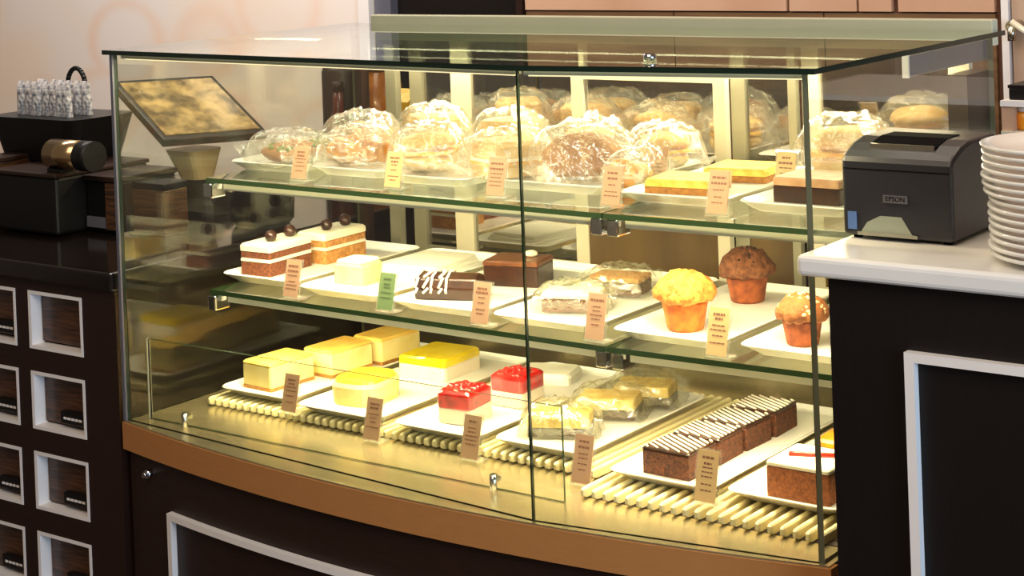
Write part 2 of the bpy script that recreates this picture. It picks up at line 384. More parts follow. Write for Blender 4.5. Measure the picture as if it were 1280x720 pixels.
# glass shelves
def shelf(zt, nm):
    t = 0.008
    for (x0, y0, x1, y1) in ((-0.594, 0.150, MX-0.002, 0.136), (MX+0.002, 0.136, 0.632, 0.150)):
        m = MB().prism([(x0, y0), (x1, y1), (x1, 0.562), (x0, 0.562)], zt-t, zt, 0, 1)
        s = cp(m, 'glass_shelf', [M['shelfglass'], M['shelfedge']], label=nm)
        r = strip((x0+0.03, y0+0.012), (x1-0.022, y1+0.012), 0.012, zt-t-0.013, zt-t-0.001).obj('front_rail', M['alu'], s, label='pale metal rail under the shelf front')
        for xx in (x0+0.012, x1-0.012):
            MB().box(xx-0.010, xx+0.010, min(y0, y1)+0.004, min(y0, y1)+0.04, zt-t-0.026, zt-t-0.0005).obj('bracket', M['chrome'], s, bevel=0.003, label='chrome shelf bracket')
            MB().box(xx-0.004, xx+0.004, 0.19, 0.56, zt-t-0.022, zt-t-0.002).obj('support_arm', M['steel'], s)
    strip((-0.60, 0.152), (0.20, 0.139), 0.009, 0, 0)
shelf(1.189, 'upper glass shelf'); shelf(0.996, 'middle glass shelf')
for zt in (1.189, 0.996):
    lamp('shelf_lamp', (-0.58, 0.180), (0.20, 0.170), zt-0.0100, 0.006, 3.0, (0, 0.25, -1))
    lamp('shelf_lamp', (0.26, 0.170), (0.60, 0.180), zt-0.0100, 0.006, 1.4, (0, 0.25, -1))

# glass guard on the deck
gg = thing('glass_guard', 'low clear glass guard standing on the steel deck behind the front glass', 'glass guard', (-0.19, 0.025, ZD))
MB().box(-0.427, 0.42, 0, 0.004, 0.001, 0.135, 0, (1,1,0,1,0,1)).obj('guard_pane', [M['pane'], M['shelfedge']], gg)
MB().box(-0.430, -0.427, -0.001, 0.005, 0.001, 0.135).obj('end_strip', M['alu'], gg)
for x in (-0.337, 0.301):
    m = MB().bar((x, -0.0065, 0), (x, -0.0065, 0.024), 0.0055, 14).box(x-0.003, x+0.003, -0.006, 0.008, 0.012, 0.018)
    m.obj('clip', M['chrome'], gg, label='chrome clip holding the guard')

# slatted racks
def slat_mesh(L, w_):
    prof = [(-w_, -0.0055), (w_, -0.0055), (w_, 0.006), (w_-0.0018, 0.008), (0.0018-w_, 0.008), (-w_, 0.006)]
    ls = []
    for y, s, dz in ((0, 0.55, -0.0005), (0.004, 0.92, 0), (0.01, 1, 0), (L, 1, 0)):
        ls.append([(x*s, y, 0.004+(z-0.004)*s+dz) for x, z in prof])
    return MB().loops(ls).mesh('slat', M['slat'])
def rack(x0, x1, y0, y1, pitch, label):
    r = thing('slatted_rack', label, 'rack', ((x0+x1)/2, (y0+y1)/2, ZD), 0, 'slatted racks on the deck')
    cx, cy = (x0+x1)/2, (y0+y1)/2
    n = int((x1-x0)/pitch); me = slat_mesh(y1-y0, pitch*0.225)
    for i in range(n+1): link('slat', me, r, (x0+pitch*i-cx, y0-cy, 0.0075))
    for y in (y0+0.035, y1-0.03): MB().box(x0-cx-0.004, x1-cx+0.004, y-cy-0.006, y-cy+0.006, 0.0004, 0.0019).obj('cross_rail', M['rail'], r)
    MB().box(x0-cx-0.004, x1-cx+0.004, y0-cy+0.012, y1-cy, 0.0002, 0.0010).obj('gap_shade_sheet', M['tray'], r)  # dark sheet stands in for the shade in the gaps between slats
rack(-0.585, 0.222, 0.128, 0.555, 0.0165, 'long cream slatted rack on the deck in the left part of the case')
rack(0.242, 0.628, 0.052, 0.555, 0.0185, 'shorter cream slatted rack on the deck in the right part of the case')

# ------------------------------------------------------------------ plates, tags
def plate_mesh(wd, l):
    r = 0.018
    L = [rrect(wd*0.80, l*0.90, r, 0.0), rrect(wd*0.82, l*0.91, r, 0.002), rrect(wd-0.006, l-0.006, r, 0.012), rrect(wd, l, r, 0.015), rrect(wd-0.003, l-0.003, r, 0.0165),
         rrect(wd-0.022, l-0.022, r*0.8, 0.012), rrect(wd-0.034, l-0.034, r*0.7, 0.0085)]
    m = MB().loops(L, 0, False)
    return m
PH = 0.0085
def plate(x0, x1, y0, y1, z, label):
    o = plate_mesh(x1-x0, y1-y0).obj('serving_plate', M['china'], loc=((x0+x1)/2, (y0+y1)/2, z+0.0003))
    return tag(o, label, 'plate', 'rectangular white plates in the case')
ZU, ZM, ZL = 1.189, 0.996, 0.8157
for x0, x1, y0, y1, z, lb in (
    (-0.628, -0.455, 0.235, 0.55, ZU, 'white plate under the flat brown roll at left end of upper shelf'),
    (-0.445, -0.270, 0.245, 0.55, ZU, 'white plate under the golden croissants on upper shelf'),
    (-0.260, -0.085, 0.225, 0.55, ZU, 'white plate under the tall cream sandwich bags on upper shelf'),
    (-0.075, 0.165, 0.250, 0.55, ZU, 'wide white plate under the long brown roll on upper shelf'),
    (0.200, 0.385, 0.225, 0.555, ZU, 'white plate with yellow pastry bars on upper shelf'),
    (0.405, 0.590, 0.225, 0.555, ZU, 'white plate under the frosted brownie at right end of upper shelf'),
    (-0.628, -0.450, 0.205, 0.555, ZM, 'white plate under the layered cream cake slices on middle shelf'),
    (-0.425, -0.240, 0.185, 0.555, ZM, 'white plate with the small pale cake cube on middle shelf'),
    (-0.215, -0.025, 0.175, 0.555, ZM, 'white plate with dark chocolate slices on middle shelf'),
    (-0.005, 0.185, 0.172, 0.555, ZM, 'white plate with film-wrapped brownies on middle shelf'),
    (0.215, 0.400, 0.175, 0.555, ZM, 'white plate under the golden and chocolate muffins on middle shelf'),
    (0.425, 0.612, 0.180, 0.555, ZM, 'white plate under the small muffin at right end of middle shelf'),
    (-0.580, -0.410, 0.145, 0.555, ZL, 'white plate with three pale cheesecake blocks on the deck'),
    (-0.385, -0.205, 0.130, 0.555, ZL, 'white plate with the round custard cake on the deck'),
    (-0.175, -0.005, 0.128, 0.555, ZL, 'white plate with red-topped desserts on the deck'),
    (0.015, 0.185, 0.140, 0.500, ZL, 'white plate with film-wrapped cakes on the deck'),
    (0.252, 0.425, 0.098, 0.530, ZL, 'long white plate with striped brownies on the deck'),
    (0.440, 0.615, 0.105, 0.530, ZL, 'white plate with brown cake square at right end of deck')):
    plate(x0, x1, y0, y1, z, lb)

def price_tag(x, y, z, h, kind, label, rz=0.0, wd=0.036):
    t = thing('price_tag', label, 'price tag', (x, y, z), rz, 'price tags in the case')
    tilt = math.radians(-14)
    MB().box(-wd/2, wd/2, -0.006, 0.022, 0.0004, 0.002).obj('foot', M['acrylic'], t)
    hl = MB().box(-wd/2-0.001, wd/2+0.001, -0.0004, 0.0012, 0.0, h+0.002).obj('holder', M['acrylic'], t, (0, -0.004, 0.003), (tilt, 0, 0))
    cm = {'pink': 'card', 'cream': 'cardcream', 'green': 'cardgreen'}[kind]
    c = MB().box(-wd/2+0.002, wd/2-0.002, -0.0016, -0.0006, 0.002, h).obj('card', M[cm], t, (0, -0.004, 0.003), (tilt, 0, 0))
    rnd = random.Random(label); m = MB(); zz = h-0.008
    while zz > h*0.22:
        hw = wd*rnd.uniform(0.16, 0.36); th = 0.0032 if zz > h-0.018 else 0.0018
        # broken strokes, like words on the card
        q = -hw
        while q < hw:
            s = rnd.uniform(0.003, 0.007); m.box(q, min(q+s, hw), -0.0019, -0.0016, zz-th, zz); q += s+0.0012
        zz -= rnd.choice((0.006, 0.008, 0.010))
    m.obj('printed_lines', M['inkgreen' if kind == 'green' else 'ink'], c)
for a in (
    (-0.405, 0.185, ZU, 0.056, 'pink', 'pink price tag before the flat brown roll, leftmost tag on upper shelf'),
    (-0.195, 0.18, ZU, 0.058, 'cream', 'pale price tag before the tall cream sandwich bags on upper shelf'),
    (0.011, 0.18, ZU, 0.060, 'pink', 'price tag left of the glass seam on upper shelf'),
    (0.224, 0.18, ZU, 0.058, 'pink', 'price tag right of the long brown roll on upper shelf'),
    (0.403, 0.18, ZU, 0.062, 'pink', 'price tag before the yellow pastry bars on upper shelf'),
    (0.176, 0.385, ZU+0.003, 0.056, 'pink', 'price tag set back behind the orange-slice bag on upper shelf'),
    (0.392, 0.40, ZU+0.004, 0.056, 'cream', 'orange-cream price tag behind the frosted brownie on upper shelf'),
    (-0.408, 0.158, ZM, 0.062, 'pink', 'pink price tag before the layered cream cake on middle shelf'),
    (-0.200, 0.156, ZM, 0.060, 'green', 'green price tag before the pale cake cube on middle shelf'),
    (-0.006, 0.152, ZM, 0.064, 'pink', 'price tag before the dark chocolate slices on middle shelf'),
    (0.207, 0.150, ZM, 0.068, 'pink', 'price tag before the wrapped brownies on middle shelf'),
    (0.410, 0.153, ZM, 0.068, 'cream', 'cream price tag beside the golden muffin on middle shelf'),
    (-0.385, 0.120, ZL+0.001, 0.062, 'pink', 'price tag before the cheesecake blocks on the deck rack'),
    (-0.196, 0.108, ZL-0.0145, 0.066, 'pink', 'price tag before the round custard cake on the deck'),
    (0.000, 0.108, ZL-0.0145, 0.066, 'pink', 'price tag before the red-topped desserts on the deck'),
    (0.212, 0.096, ZL-0.0145, 0.070, 'pink', 'price tag before the wrapped cakes at right end of the glass guard'),
    (0.430, 0.076, ZL+0.001, 0.070, 'cream', 'cream price tag before the striped brownies on the deck')):
    price_tag(*a)

# ------------------------------------------------------------------ food
F = dict(
    sponge=mat('choc_sponge', (128, 70, 36), 0.8, c2=(84, 42, 22), scale=180, bump=0.5),
    spongelight=mat('caramel_sponge', (206, 150, 84), 0.8, c2=(166, 106, 52), scale=160, bump=0.5),
    cream=mat('whipped_cream', (250, 240, 214), 0.5, var=0.04, scale=40, bump=0.2, sub=0.2),
    darkchoc=mat('dark_chocolate', (58, 30, 16), 0.3, c2=(38, 18, 10), scale=60),
    milkchoc=mat('milk_chocolate', (112, 66, 34), 0.35, c2=(88, 48, 24), scale=60),
    cheese=mat('pale_cheesecake', (242, 226, 158), 0.5, c2=(234, 210, 128), scale=26, bump=0.15, sub=0.15),
    cheesetop=mat('baked_top', (240, 206, 104), 0.5, c2=(226, 176, 74), scale=24),
    custard=mat('custard', (238, 196, 66), 0.3, c2=(222, 160, 44), scale=30, coat=0.4),
    lemon=mat('lemon_jelly', (244, 218, 18), 0.2, c2=(226, 196, 8), scale=25, coat=0.5),
    jelly=mat('red_jelly', (214, 18, 16), 0.16, c2=(150, 6, 8), scale=70, coat=0.7),
    panna=mat('white_mousse', (246, 232, 208), 0.45, var=0.05, scale=60, sub=0.2),
    cupcase=glass('clear_cup', (0.98, 0.97, 0.95), 0.05, 0.9, milky=0.06),
    brownie=mat('brownie_crumb', (104, 56, 28), 0.8, c2=(54, 26, 14), scale=240, bump=0.7),
    carrot=mat('carrot_sponge', (156, 92, 44), 0.85, c2=(118, 62, 28), scale=230, bump=0.7),
    icing=mat('white_icing', (246, 238, 220), 0.4, var=0.03, scale=40),
    muffin=mat('golden_muffin', (206, 118, 34), 0.75, c2=(172, 84, 20), scale=70, bump=0.7),
    muffintop=mat('golden_muffin_top', (226, 164, 72), 0.75, c2=(180, 102, 32), scale=110, bump=0.9),
    chocmuffin=mat('choc_muffin', (160, 84, 38), 0.8, c2=(118, 54, 20), scale=70, bump=0.6),
    chocmuffintop=mat('choc_muffin_top', (134, 82, 48), 0.8, c2=(84, 44, 22), scale=100, bump=0.9),
    brownmuffintop=mat('brown_muffin_top', (160, 98, 48), 0.8, c2=(132, 76, 34), scale=100, bump=0.9),
    wrapcake=mat('wrapped_sponge', (214, 186, 104), 0.6, c2=(180, 146, 66), scale=40),
    nut=mat('chopped_nuts', (232, 206, 160), 0.7, var=0.2, scale=90),
    bread=mat('brown_crust', (186, 126, 56), 0.6, c2=(148, 88, 30), scale=26, bump=0.25),
    breadpale=mat('pale_bread', (232, 200, 136), 0.65, c2=(206, 160, 84), scale=22, bump=0.25),
    croissant=mat('croissant_crust', (204, 136, 40), 0.5, c2=(150, 84, 18), scale=34, bump=0.3),
    filling=mat('cheese_filling', (240, 190, 70), 0.5, c2=(222, 150, 40), scale=50),
    salad=mat('green_salad', (128, 140, 60), 0.6, c2=(92, 104, 36), scale=90),
    napkin=mat('white_paper', (250, 246, 232), 0.7, var=0.03, scale=20, bump=0.2),
    pastry=mat('yellow_pastry', (238, 206, 104), 0.55, c2=(222, 176, 66), scale=60, bump=0.3),
    crust=mat('pastry_crust', (176, 122, 54), 0.7, c2=(140, 88, 34), scale=110, bump=0.4),
    frost=mat('pink_beige_frosting', (196, 156, 118), 0.5, c2=(174, 128, 90), scale=40),
    orange=mat('orange_slice', (240, 160, 30), 0.3, c2=(226, 128, 16), scale=60, coat=0.4),
    redstrip=mat('red_glaze', (170, 40, 22), 0.25, coat=0.5),
)
def rbox(wd, l, z0, z1, r=0.004, cx=0, cy=0, top=0.002):
    return MB().loops([rrect(wd, l, r, z0, 3, cx, cy), rrect(wd, l, r, z1-top, 3, cx, cy), rrect(wd-top*1.6, l-top*1.6, r, z1, 3, cx, cy)])
def food(name, label, cat, x, y, z, rz=0, group=None): return thing(name, label, cat, (x, y, z+PH+0.0006), rz, group)

# layered cream cake slices
for x, y, rz, lb in ((-0.575, 0.295, 0.05, 'layered chocolate and cream cake slice with truffle, nearer of two at left of middle shelf'),
                     (-0.560, 0.425, 0.02, 'layered caramel and cream cake slice with truffle, behind the nearer one on middle shelf')):
    t = food('cake_slice', lb, 'cake', x, y, ZM, rz, 'layered cake slices'); W, L = 0.068, 0.112
    sp = F['sponge'] if y < 0.4 else F['spongelight']
    rbox(W, L, 0, 0.024, 0.002).obj('sponge_layer', sp, t); rbox(W+0.001, L+0.001, 0.0241, 0.030, 0.002).obj('cream_layer', F['cream'], t)
    rbox(W, L, 0.0301, 0.042, 0.002).obj('sponge_layer', sp, t); rbox(W+0.002, L+0.002, 0.0421, 0.055, 0.003, top=0.004).obj('cream_topping', F['cream'], t)
    for q, yy in enumerate((-0.02, 0.032)):
        MB().blob((0.006, yy, 0.064), 0.0115, 12, 8, jit=0.15, seed=q).obj('truffle', F['darkchoc'], t)
# pale cake cube
t = food('cake_cube', 'small pale yellow cake cube on white plate on middle shelf', 'cake', -0.372, 0.285, ZM, 0.05)
o = rbox(0.062, 0.06, 0, 0.036, 0.006, top=0.005).obj('cake_body', F['cheese'], t); rbox(0.056, 0.054, 0.0361, 0.040, 0.006).obj('cream_topping', F['cream'], t)
# folded paper behind
t = food('folded_napkin', 'stack of folded white paper behind the pale cake cube', 'napkin', -0.345, 0.44, ZM, 0.1)
for i in range(3): rbox(0.12-0.006*i, 0.15-0.006*i, 0.005*i, 0.005*i+0.0045, 0.004, cx=0.002*i).obj('paper_fold', F['napkin'], t)
# dark chocolate slices
t = food('chocolate_slice', 'dark chocolate log slice with white streaks on middle shelf', 'cake', -0.150, 0.262, ZM, 0.35)
body = MB().profile_x([(-0.026, 0), (0.026, 0), (0.030, 0.018), (0.022, 0.034), (0, 0.041), (-0.022, 0.034), (-0.030, 0.018)], -0.055, 0.05).obj('cake_body', F['darkchoc'], t, bevel=0.003)
m = MB()
for i in range(5):
    x = -0.052+0.012*i
    pts = [(-0.031, 0.012), (-0.0305, 0.020), (-0.023, 0.036), (0, 0.0428), (0.023, 0.036)]
    for a, b in zip(pts, pts[1:]): m.bar((x+0.004*i*0.3, a[0], a[1]), (x+0.004+0.006*(i % 2), b[0], b[1]), 0.0022, 6)
m.obj('white_streaks', F['icing'], t, label='white icing streaks')
MB().box(-0.0562, -0.0552, -0.020, 0.020, 0.006, 0.030).obj('cut_face', F['cream'], t, bevel=0.0004)
t = food('chocolate_slice', 'flat brown-topped chocolate slice behind the streaked log on middle shelf', 'cake', -0.120, 0.405, ZM, 0.25)
rbox(0.098, 0.075, 0, 0.034, 0.003).obj('cake_body', F['darkchoc'], t); rbox(0.100, 0.077, 0.0341, 0.042, 0.004, top=0.003).obj('glaze', F['milkchoc'], t, label='milk chocolate glaze')
MB().blob((0.02, 0.01, 0.047), (0.012, 0.01, 0.006), 10, 6).obj('decoration', F['cream'], t)

def film_wrap(parent, wd, l, h, seed, matname='film', fin=0.022, name='wrapper'):
    n = 30; m = MB(); rnd = Vector((seed*5.1, seed*2.7, 0)); V = []; idx = {}
    for side in (0, 1):
        for j in range(n+1):
            for i in range(n+1):
                u = -1+2*i/n; v = -1+2*j/n
                a = max(0, 1-abs(u)**3.2); b = max(0, 1-abs(v)**4)
                hh = h*(a**0.45)*(b**0.5); px = wd/2*u*(1-0.10*(1-b)); py = (l/2+fin*0.4)*v
                nz = noise.noise(Vector((px*55, py*55, side*9))+rnd); n2 = noise.noise(Vector((px*130, py*60, side*5))+rnd)
                rg = 1-2.2*abs(noise.noise(Vector((px*34+py*20, py*26, side*9+4))+rnd))
                if side == 0: z = hh*1.0+(0.005*nz+0.004*n2+0.006*rg)*(a > 0 and b > 0)+0.004+0.010*abs(v)**8+0.006*nz*abs(v)**6
                else: z = 0.0012+0.010*abs(v)**8+max(0, 0.003*nz)*(a > 0 and b > 0)
                z = max(z, 0.0008)
                if side == 1 and (i in (0, n) or j in (0, n)): z = V[j*(n+1)+i][2]
                V.append((px+0.004*n2, py+0.003*nz, z))
    q = (n+1)*(n+1); Fc = []
    for s in (0, 1):
        for j in range(n):
            for i in range(n):
                a = s*q+j*(n+1)+i; f = (a, a+1, a+n+2, a+n+1); Fc.append(f if s == 0 else f[::-1])
    m.add(V, Fc, 0, True)
    # the crimped ends
    for sgn in (-1, 1):
        vs = []
        for i in range(n+1):
            u = -1+2*i/n; x = wd/2*u*0.92; y = sgn*(l/2+fin*0.4); zz = max(0.003, 0.014+0.006*noise.noise(Vector((u*4, seed, sgn))))
            vs += [(x, y, zz), (x*1.04, y+sgn*fin, zz+0.014+0.008*noise.noise(Vector((u*5, seed+3, sgn))))]
        m.add(vs, [(2*i, 2*i+2, 2*i+3, 2*i+1) for i in range(n)], 0, True)
    o = m.obj(name, M[matname], parent)
    for p in o.data.polygons: p.use_smooth = True
    return o

def loaf(parent, wd, l, h, mt, seed, name='bread', z=0.003, cx=0, cy=0, jit=0.10):
    o = MB().blob((cx, cy, h/2+z), (wd/2, l/2, h/2), 24, 14, jit=jit, seed=seed, freq=25).obj(name, mt, parent)
    for v in o.data.vertices:                # a flat underside
        zz = v.co.z-z
        if zz < h*0.18: v.co.z = z+h*0.06+zz*0.1
    return o

# wrapped brownies (middle shelf) and wrapped cakes (deck)
for i, (x, y, rz, lb) in enumerate(((0.082, 0.275, 0.35, 'film-wrapped brownie, nearer of two on middle shelf'), (0.080, 0.410, 0.2, 'film-wrapped brownie with pale top, behind the nearer one on middle shelf'))):
    t = food('wrapped_brownie', lb, 'wrapped cake', x, y, ZM, rz, 'wrapped brownies')
    rbox(0.088, 0.060, 0.003, 0.024, 0.003).obj('brownie_base', F['brownie'], t); rbox(0.089, 0.061, 0.0241, 0.031, 0.003).obj('topping', F['cream' if i == 0 else 'spongelight'], t)
    film_wrap(t, 0.125, 0.095, 0.038, 3+i, 'clingfilm', 0.012)
for i, (x, y, rz, lb) in enumerate(((0.085, 0.225, 0.45, 'film-wrapped layer cake, nearer of two on the deck'), (0.095, 0.345, 0.35, 'film-wrapped yellow cake with dark base, middle of the deck plate'),
                                    (0.105, 0.435, 0.3, 'film-wrapped golden cake at the back of the deck plate'))):
    t = food('wrapped_cake', lb, 'wrapped cake', x, y, ZL, rz, 'wrapped cakes on the deck')
    rbox(0.094, 0.062, 0.003, 0.018, 0.003).obj('cake_base', F['darkchoc'], t); rbox(0.094, 0.062, 0.0181, 0.034, 0.003).obj('cake_top', F['wrapcake'], t)
    film_wrap(t, 0.128, 0.096, 0.044, 9+i, 'clingfilm', 0.012)

# cheesecake blocks
for x, y, lb in ((-0.518, 0.232, 'pale cheesecake block nearest the front of the deck plate'), (-0.486, 0.350, 'pale cheesecake block in the middle of the row of three'), (-0.468, 0.462, 'pale cheesecake block at the back of the row of three')):
    t = food('cheesecake_block', lb, 'cheesecake', x, y, ZL, -0.06, 'cheesecake blocks')
    rbox(0.072, 0.104, 0, 0.006, 0.003).obj('biscuit_base', F['crust'], t); rbox(0.071, 0.103, 0.0061, 0.042, 0.004).obj('filling', F['cheese'], t); rbox(0.071, 0.103, 0.0421, 0.047, 0.004, top=0.003).obj('baked_top', F['cheesetop'], t)
# custard cake
t = food('custard_cake', 'yellow custard cake with glossy top on the deck', 'cake', -0.315, 0.230, ZL, 0.1)
L = [rrect(0.086, 0.100, 0.028, 0), rrect(0.090, 0.104, 0.030, 0.012), rrect(0.092, 0.106, 0.030, 0.030), rrect(0.086, 0.100, 0.028, 0.036)]
MB().loops(L).obj('cake_body', F['cheese'], t); o = MB().loops([rrect(0.084, 0.098, 0.028, 0.0361), rrect(0.080, 0.094, 0.028, 0.041), rrect(0.056, 0.068, 0.02, 0.042)]).obj('custard_glaze', F['custard'], t)
# lemon jelly cake
t = food('lemon_cake', 'bright lemon yellow jelly cake behind the custard cake', 'cake', -0.315, 0.425, ZL, 0.05)
rbox(0.100, 0.110, 0, 0.024, 0.006).obj('mousse_base', F['panna'], t); rbox(0.100, 0.110, 0.0241, 0.038, 0.006, top=0.004).obj('jelly_top', F['lemon'], t)
t = food('folded_napkin', 'crumpled white paper behind the red-topped desserts', 'napkin', -0.120, 0.480, ZL, 0.3)
o = rbox(0.10, 0.08, 0, 0.018, 0.01, top=0.006).obj('paper_fold', F['napkin'], t)
# red topped desserts
for i, (x, y, lb) in enumerate(((-0.094, 0.215, 'red jelly topped white dessert in clear square cup, nearer one'), (-0.078, 0.335, 'red jelly topped white dessert in clear square cup, farther one'))):
    t = food('red_dessert', lb, 'dessert', x, y, ZL, 0.12-0.1*i, 'red-topped desserts')
    rbox(0.062, 0.066, 0.0012, 0.025, 0.006).obj('mousse_base', F['panna'], t)
    m = MB().loops([rrect(0.0625, 0.0665, 0.006, 0.0251, 4), rrect(0.0635, 0.0675, 0.006, 0.048, 4), rrect(0.056, 0.060, 0.008, 0.052, 4)])
    rn = random.Random(i)
    for q in range(26): m.blob((rn.uniform(-0.024, 0.024), rn.uniform(-0.026, 0.026), 0.051), (0.006, 0.006, 0.0045), 8, 5, jit=0.2, seed=q)
    m.obj('jelly_topping', F['jelly'], t)
    MB().loops([rrect(0.064, 0.068, 0.006, 0.0), rrect(0.0655, 0.0695, 0.006, 0.045)], cap=False).obj('clear_cup', F['cupcase'], t)
# striped brownies
for i, (x, y, lb) in enumerate(((0.336, 0.165, 'white-striped brownie square nearest the front of the plate'), (0.336, 0.245, 'white-striped brownie square, second from the front of the plate'),
                                (0.338, 0.325, 'white-striped brownie square, third from the front of the plate'), (0.340, 0.405, 'white-striped brownie square at the back of the plate'))):
    t = food('striped_brownie', lb, 'brownie', x-0.002, y, ZL, 0.03*((i % 2)*2-1), 'striped brownies')
    W, L = 0.078, 0.072
    o = rbox(W, L, 0, 0.034, 0.002).obj('brownie_body', F['brownie'], t); rbox(W+0.001, L+0.001, 0.0341, 0.038, 0.003).obj('chocolate_glaze', F['darkchoc'], t)
    m = MB(); K = W/2-0.001; KL = L/2-0.001
    for q in range(-5, 6):
        c = q*0.0125; P = []
        for s in [k2/20 for k2 in range(-40, 41)]:
            px, py = s*0.06+c, -s*0.035+c*0.25
            if abs(px) <= K and abs(py) <= KL: P.append((px, py, 0.0386))
        if len(P) > 1: m.bar(P[0], P[-1], 0.0016, 6)
    m.obj('icing_stripes', F['icing'], t, label='white icing stripes')
# carrot cake square
t = food('carrot_cake', 'brown crumbly cake square with cream top and red strip at right end of deck', 'cake', 0.540, 0.175, ZL, 0.0)
rbox(0.094, 0.090, 0, 0.042, 0.002).obj('cake_body', F['carrot'], t); rbox(0.095, 0.091, 0.0421, 0.048, 0.004, top=0.002).obj('cream_topping', F['cream'], t)
MB().bar((-0.03, -0.01, 0.050), (0.03, 0.012, 0.050), 0.004, 8).obj('red_strip', F['redstrip'], t)
t = food('orange_cake', 'orange-topped cake piece behind the brown cake square', 'cake', 0.545, 0.300, ZL, 0.0)
rbox(0.09, 0.085, 0, 0.036, 0.003).obj('cake_body', F['spongelight'], t); rbox(0.091, 0.086, 0.0361, 0.046, 0.005, top=0.004).obj('orange_glaze', F['orange'], t)

# muffins
def muffin(x, y, s, base, top, lb, bits, rz=0):
    t = food('muffin', lb, 'muffin', x, y, ZM, rz, 'muffins')
    MB().lathe([(0.0255*s, 0), (0.0275*s, 0.004*s), (0.034*s, 0.040*s), (0.035*s, 0.044*s)], 40, flute=(0.018, 20)).obj('muffin_cup', F[base], t, label='fluted muffin side')
    o = MB().lathe([(0.034*s, 0.0435*s), (0.044*s, 0.045*s), (0.0475*s, 0.051*s), (0.0455*s, 0.060*s), (0.038*s, 0.072*s), (0.026*s, 0.082*s), (0.012*s, 0.087*s), (0.001, 0.088*s)], 36).obj('muffin_top', F[top], t, label='domed muffin top')
    displace(o, 0.0055, 80, int(x*100))
    m = MB(); rn = random.Random(int(x*1000))
    for q in range(60):
        a = rn.uniform(0, 2*PI); e = math.sqrt(rn.uniform(0.0, 0.9)); r = e*0.046*s; z = 0.088*s-0.033*s*e**2.2
        m.blob((r*math.cos(a), r*math.sin(a), z), (rn.uniform(.0022, .004), rn.uniform(.0022, .004), 0.0025), 6, 4, jit=0.3, seed=q)
    m.obj('crumbs', F[bits], t, kind='stuff')
muffin(0.300, 0.250, 0.98, 'muffin', 'muffintop', 'golden muffin with crumbly top on middle shelf', 'muffintop')
muffin(0.289, 0.455, 0.95, 'chocmuffin', 'chocmuffintop', 'chocolate muffin with nuts behind the golden muffin', 'darkchoc')
muffin(0.492, 0.250, 0.82, 'chocmuffin', 'brownmuffintop', 'small brown muffin at right end of middle shelf', 'nut')

# upper shelf: pastry bars and frosted brownie
for x, y, lb in ((0.270, 0.320, 'flat yellow pastry bar nearer the front of the upper plate'), (0.292, 0.455, 'flat yellow pastry bar at the back of the upper plate')):
    t = food('pastry_bar', lb, 'pastry', x, y, ZU, 0.12, 'yellow pastry bars')
    rbox(0.105, 0.09, 0, 0.010, 0.003).obj('crust', F['crust'], t); rbox(0.106, 0.091, 0.0101, 0.021, 0.006, top=0.004).obj('pastry_top', F['pastry'], t)
t = food('frosted_brownie', 'dark brownie slab with beige frosting at right end of upper shelf', 'brownie', 0.490, 0.320, ZU, 0.0)
rbox(0.105, 0.085, 0, 0.024, 0.002).obj('brownie_body', F['darkchoc'], t); rbox(0.106, 0.086, 0.0241, 0.036, 0.004, top=0.003).obj('frosting', F['frost'], t)
# upper shelf: wrapped breads
def bag(x, y, wd, l, h, rz, kind, label, seed):
    wd *= 0.93; l *= 0.90
    t = food('wrapped_bread', label, 'wrapped bread', x, y, ZU, rz, 'film-wrapped breads on the upper shelf')
    if kind == 'roll':
        loaf(t, wd*0.66, l*0.86, h*0.86, F['bread'], seed)
    elif kind == 'flat':
        loaf(t, wd*0.8, l*0.8, h*0.7, F['bread'], seed)
        m = MB(); rn = random.Random(seed)
        for q in range(30): m.blob((rn.uniform(-.05, .06), rn.uniform(-.06, .03), h*0.62), (.006, .006, .004), 6, 4, jit=.3, seed=q)
        m.obj('salad_bits', F['salad'], t, kind='stuff')
    elif kind == 'croissant':
        for q in range(5):
            a = (q-2)*0.42; loaf(t, 0.05-0.007*abs(q-2), 0.062-0.006*abs(q-2), h*(0.80-0.1*abs(q-2)), F['croissant'], seed+q, 'croissant_fold', cx=(q-2)*0.024, cy=0.012*abs(q-2)-0.012)
    elif kind == 'sandwich':
        rot = 0.0
        for q, (z0, z1, mt, s) in enumerate(((0.003, h*0.30, 'breadpale', 1.0), (h*0.305, h*0.40, 'filling', 1.05), (h*0.405, h*0.47, 'cream', 1.03), (h*0.475, h*0.86, 'breadpale', 0.99))):
            nm = ('bread_slice', 'filling', 'cream_layer', 'bread_slice')[q]
            o = rbox(wd*0.68*s, l*0.74*s, z0, z1, 0.02, top=0.008 if q == 3 else 0.001).obj(nm, F[mt], t)
    elif kind == 'bun':
        loaf(t, wd*0.7, l*0.72, h*0.45, F['breadpale'], seed, 'bread_slice')
        rbox(wd*0.66, l*0.66, h*0.42, h*0.50, 0.02).obj('filling', F['filling'], t)
        loaf(t, wd*0.7, l*0.72, h*0.42, F['breadpale'], seed+4, 'bread_slice', z=h*0.46)
    elif kind == 'orange':
        loaf(t, wd*0.6, l*0.6, h*0.6, F['breadpale'], seed, 'bread')
        MB().bar((-wd*0.1, -l*0.36, h*0.40), (-wd*0.1, -l*0.30, h*0.44), 0.024, 20).obj('orange_slice', F['orange'], t, label='orange slice')
    film_wrap(t, wd, l, h, seed, 'film', 0.022)
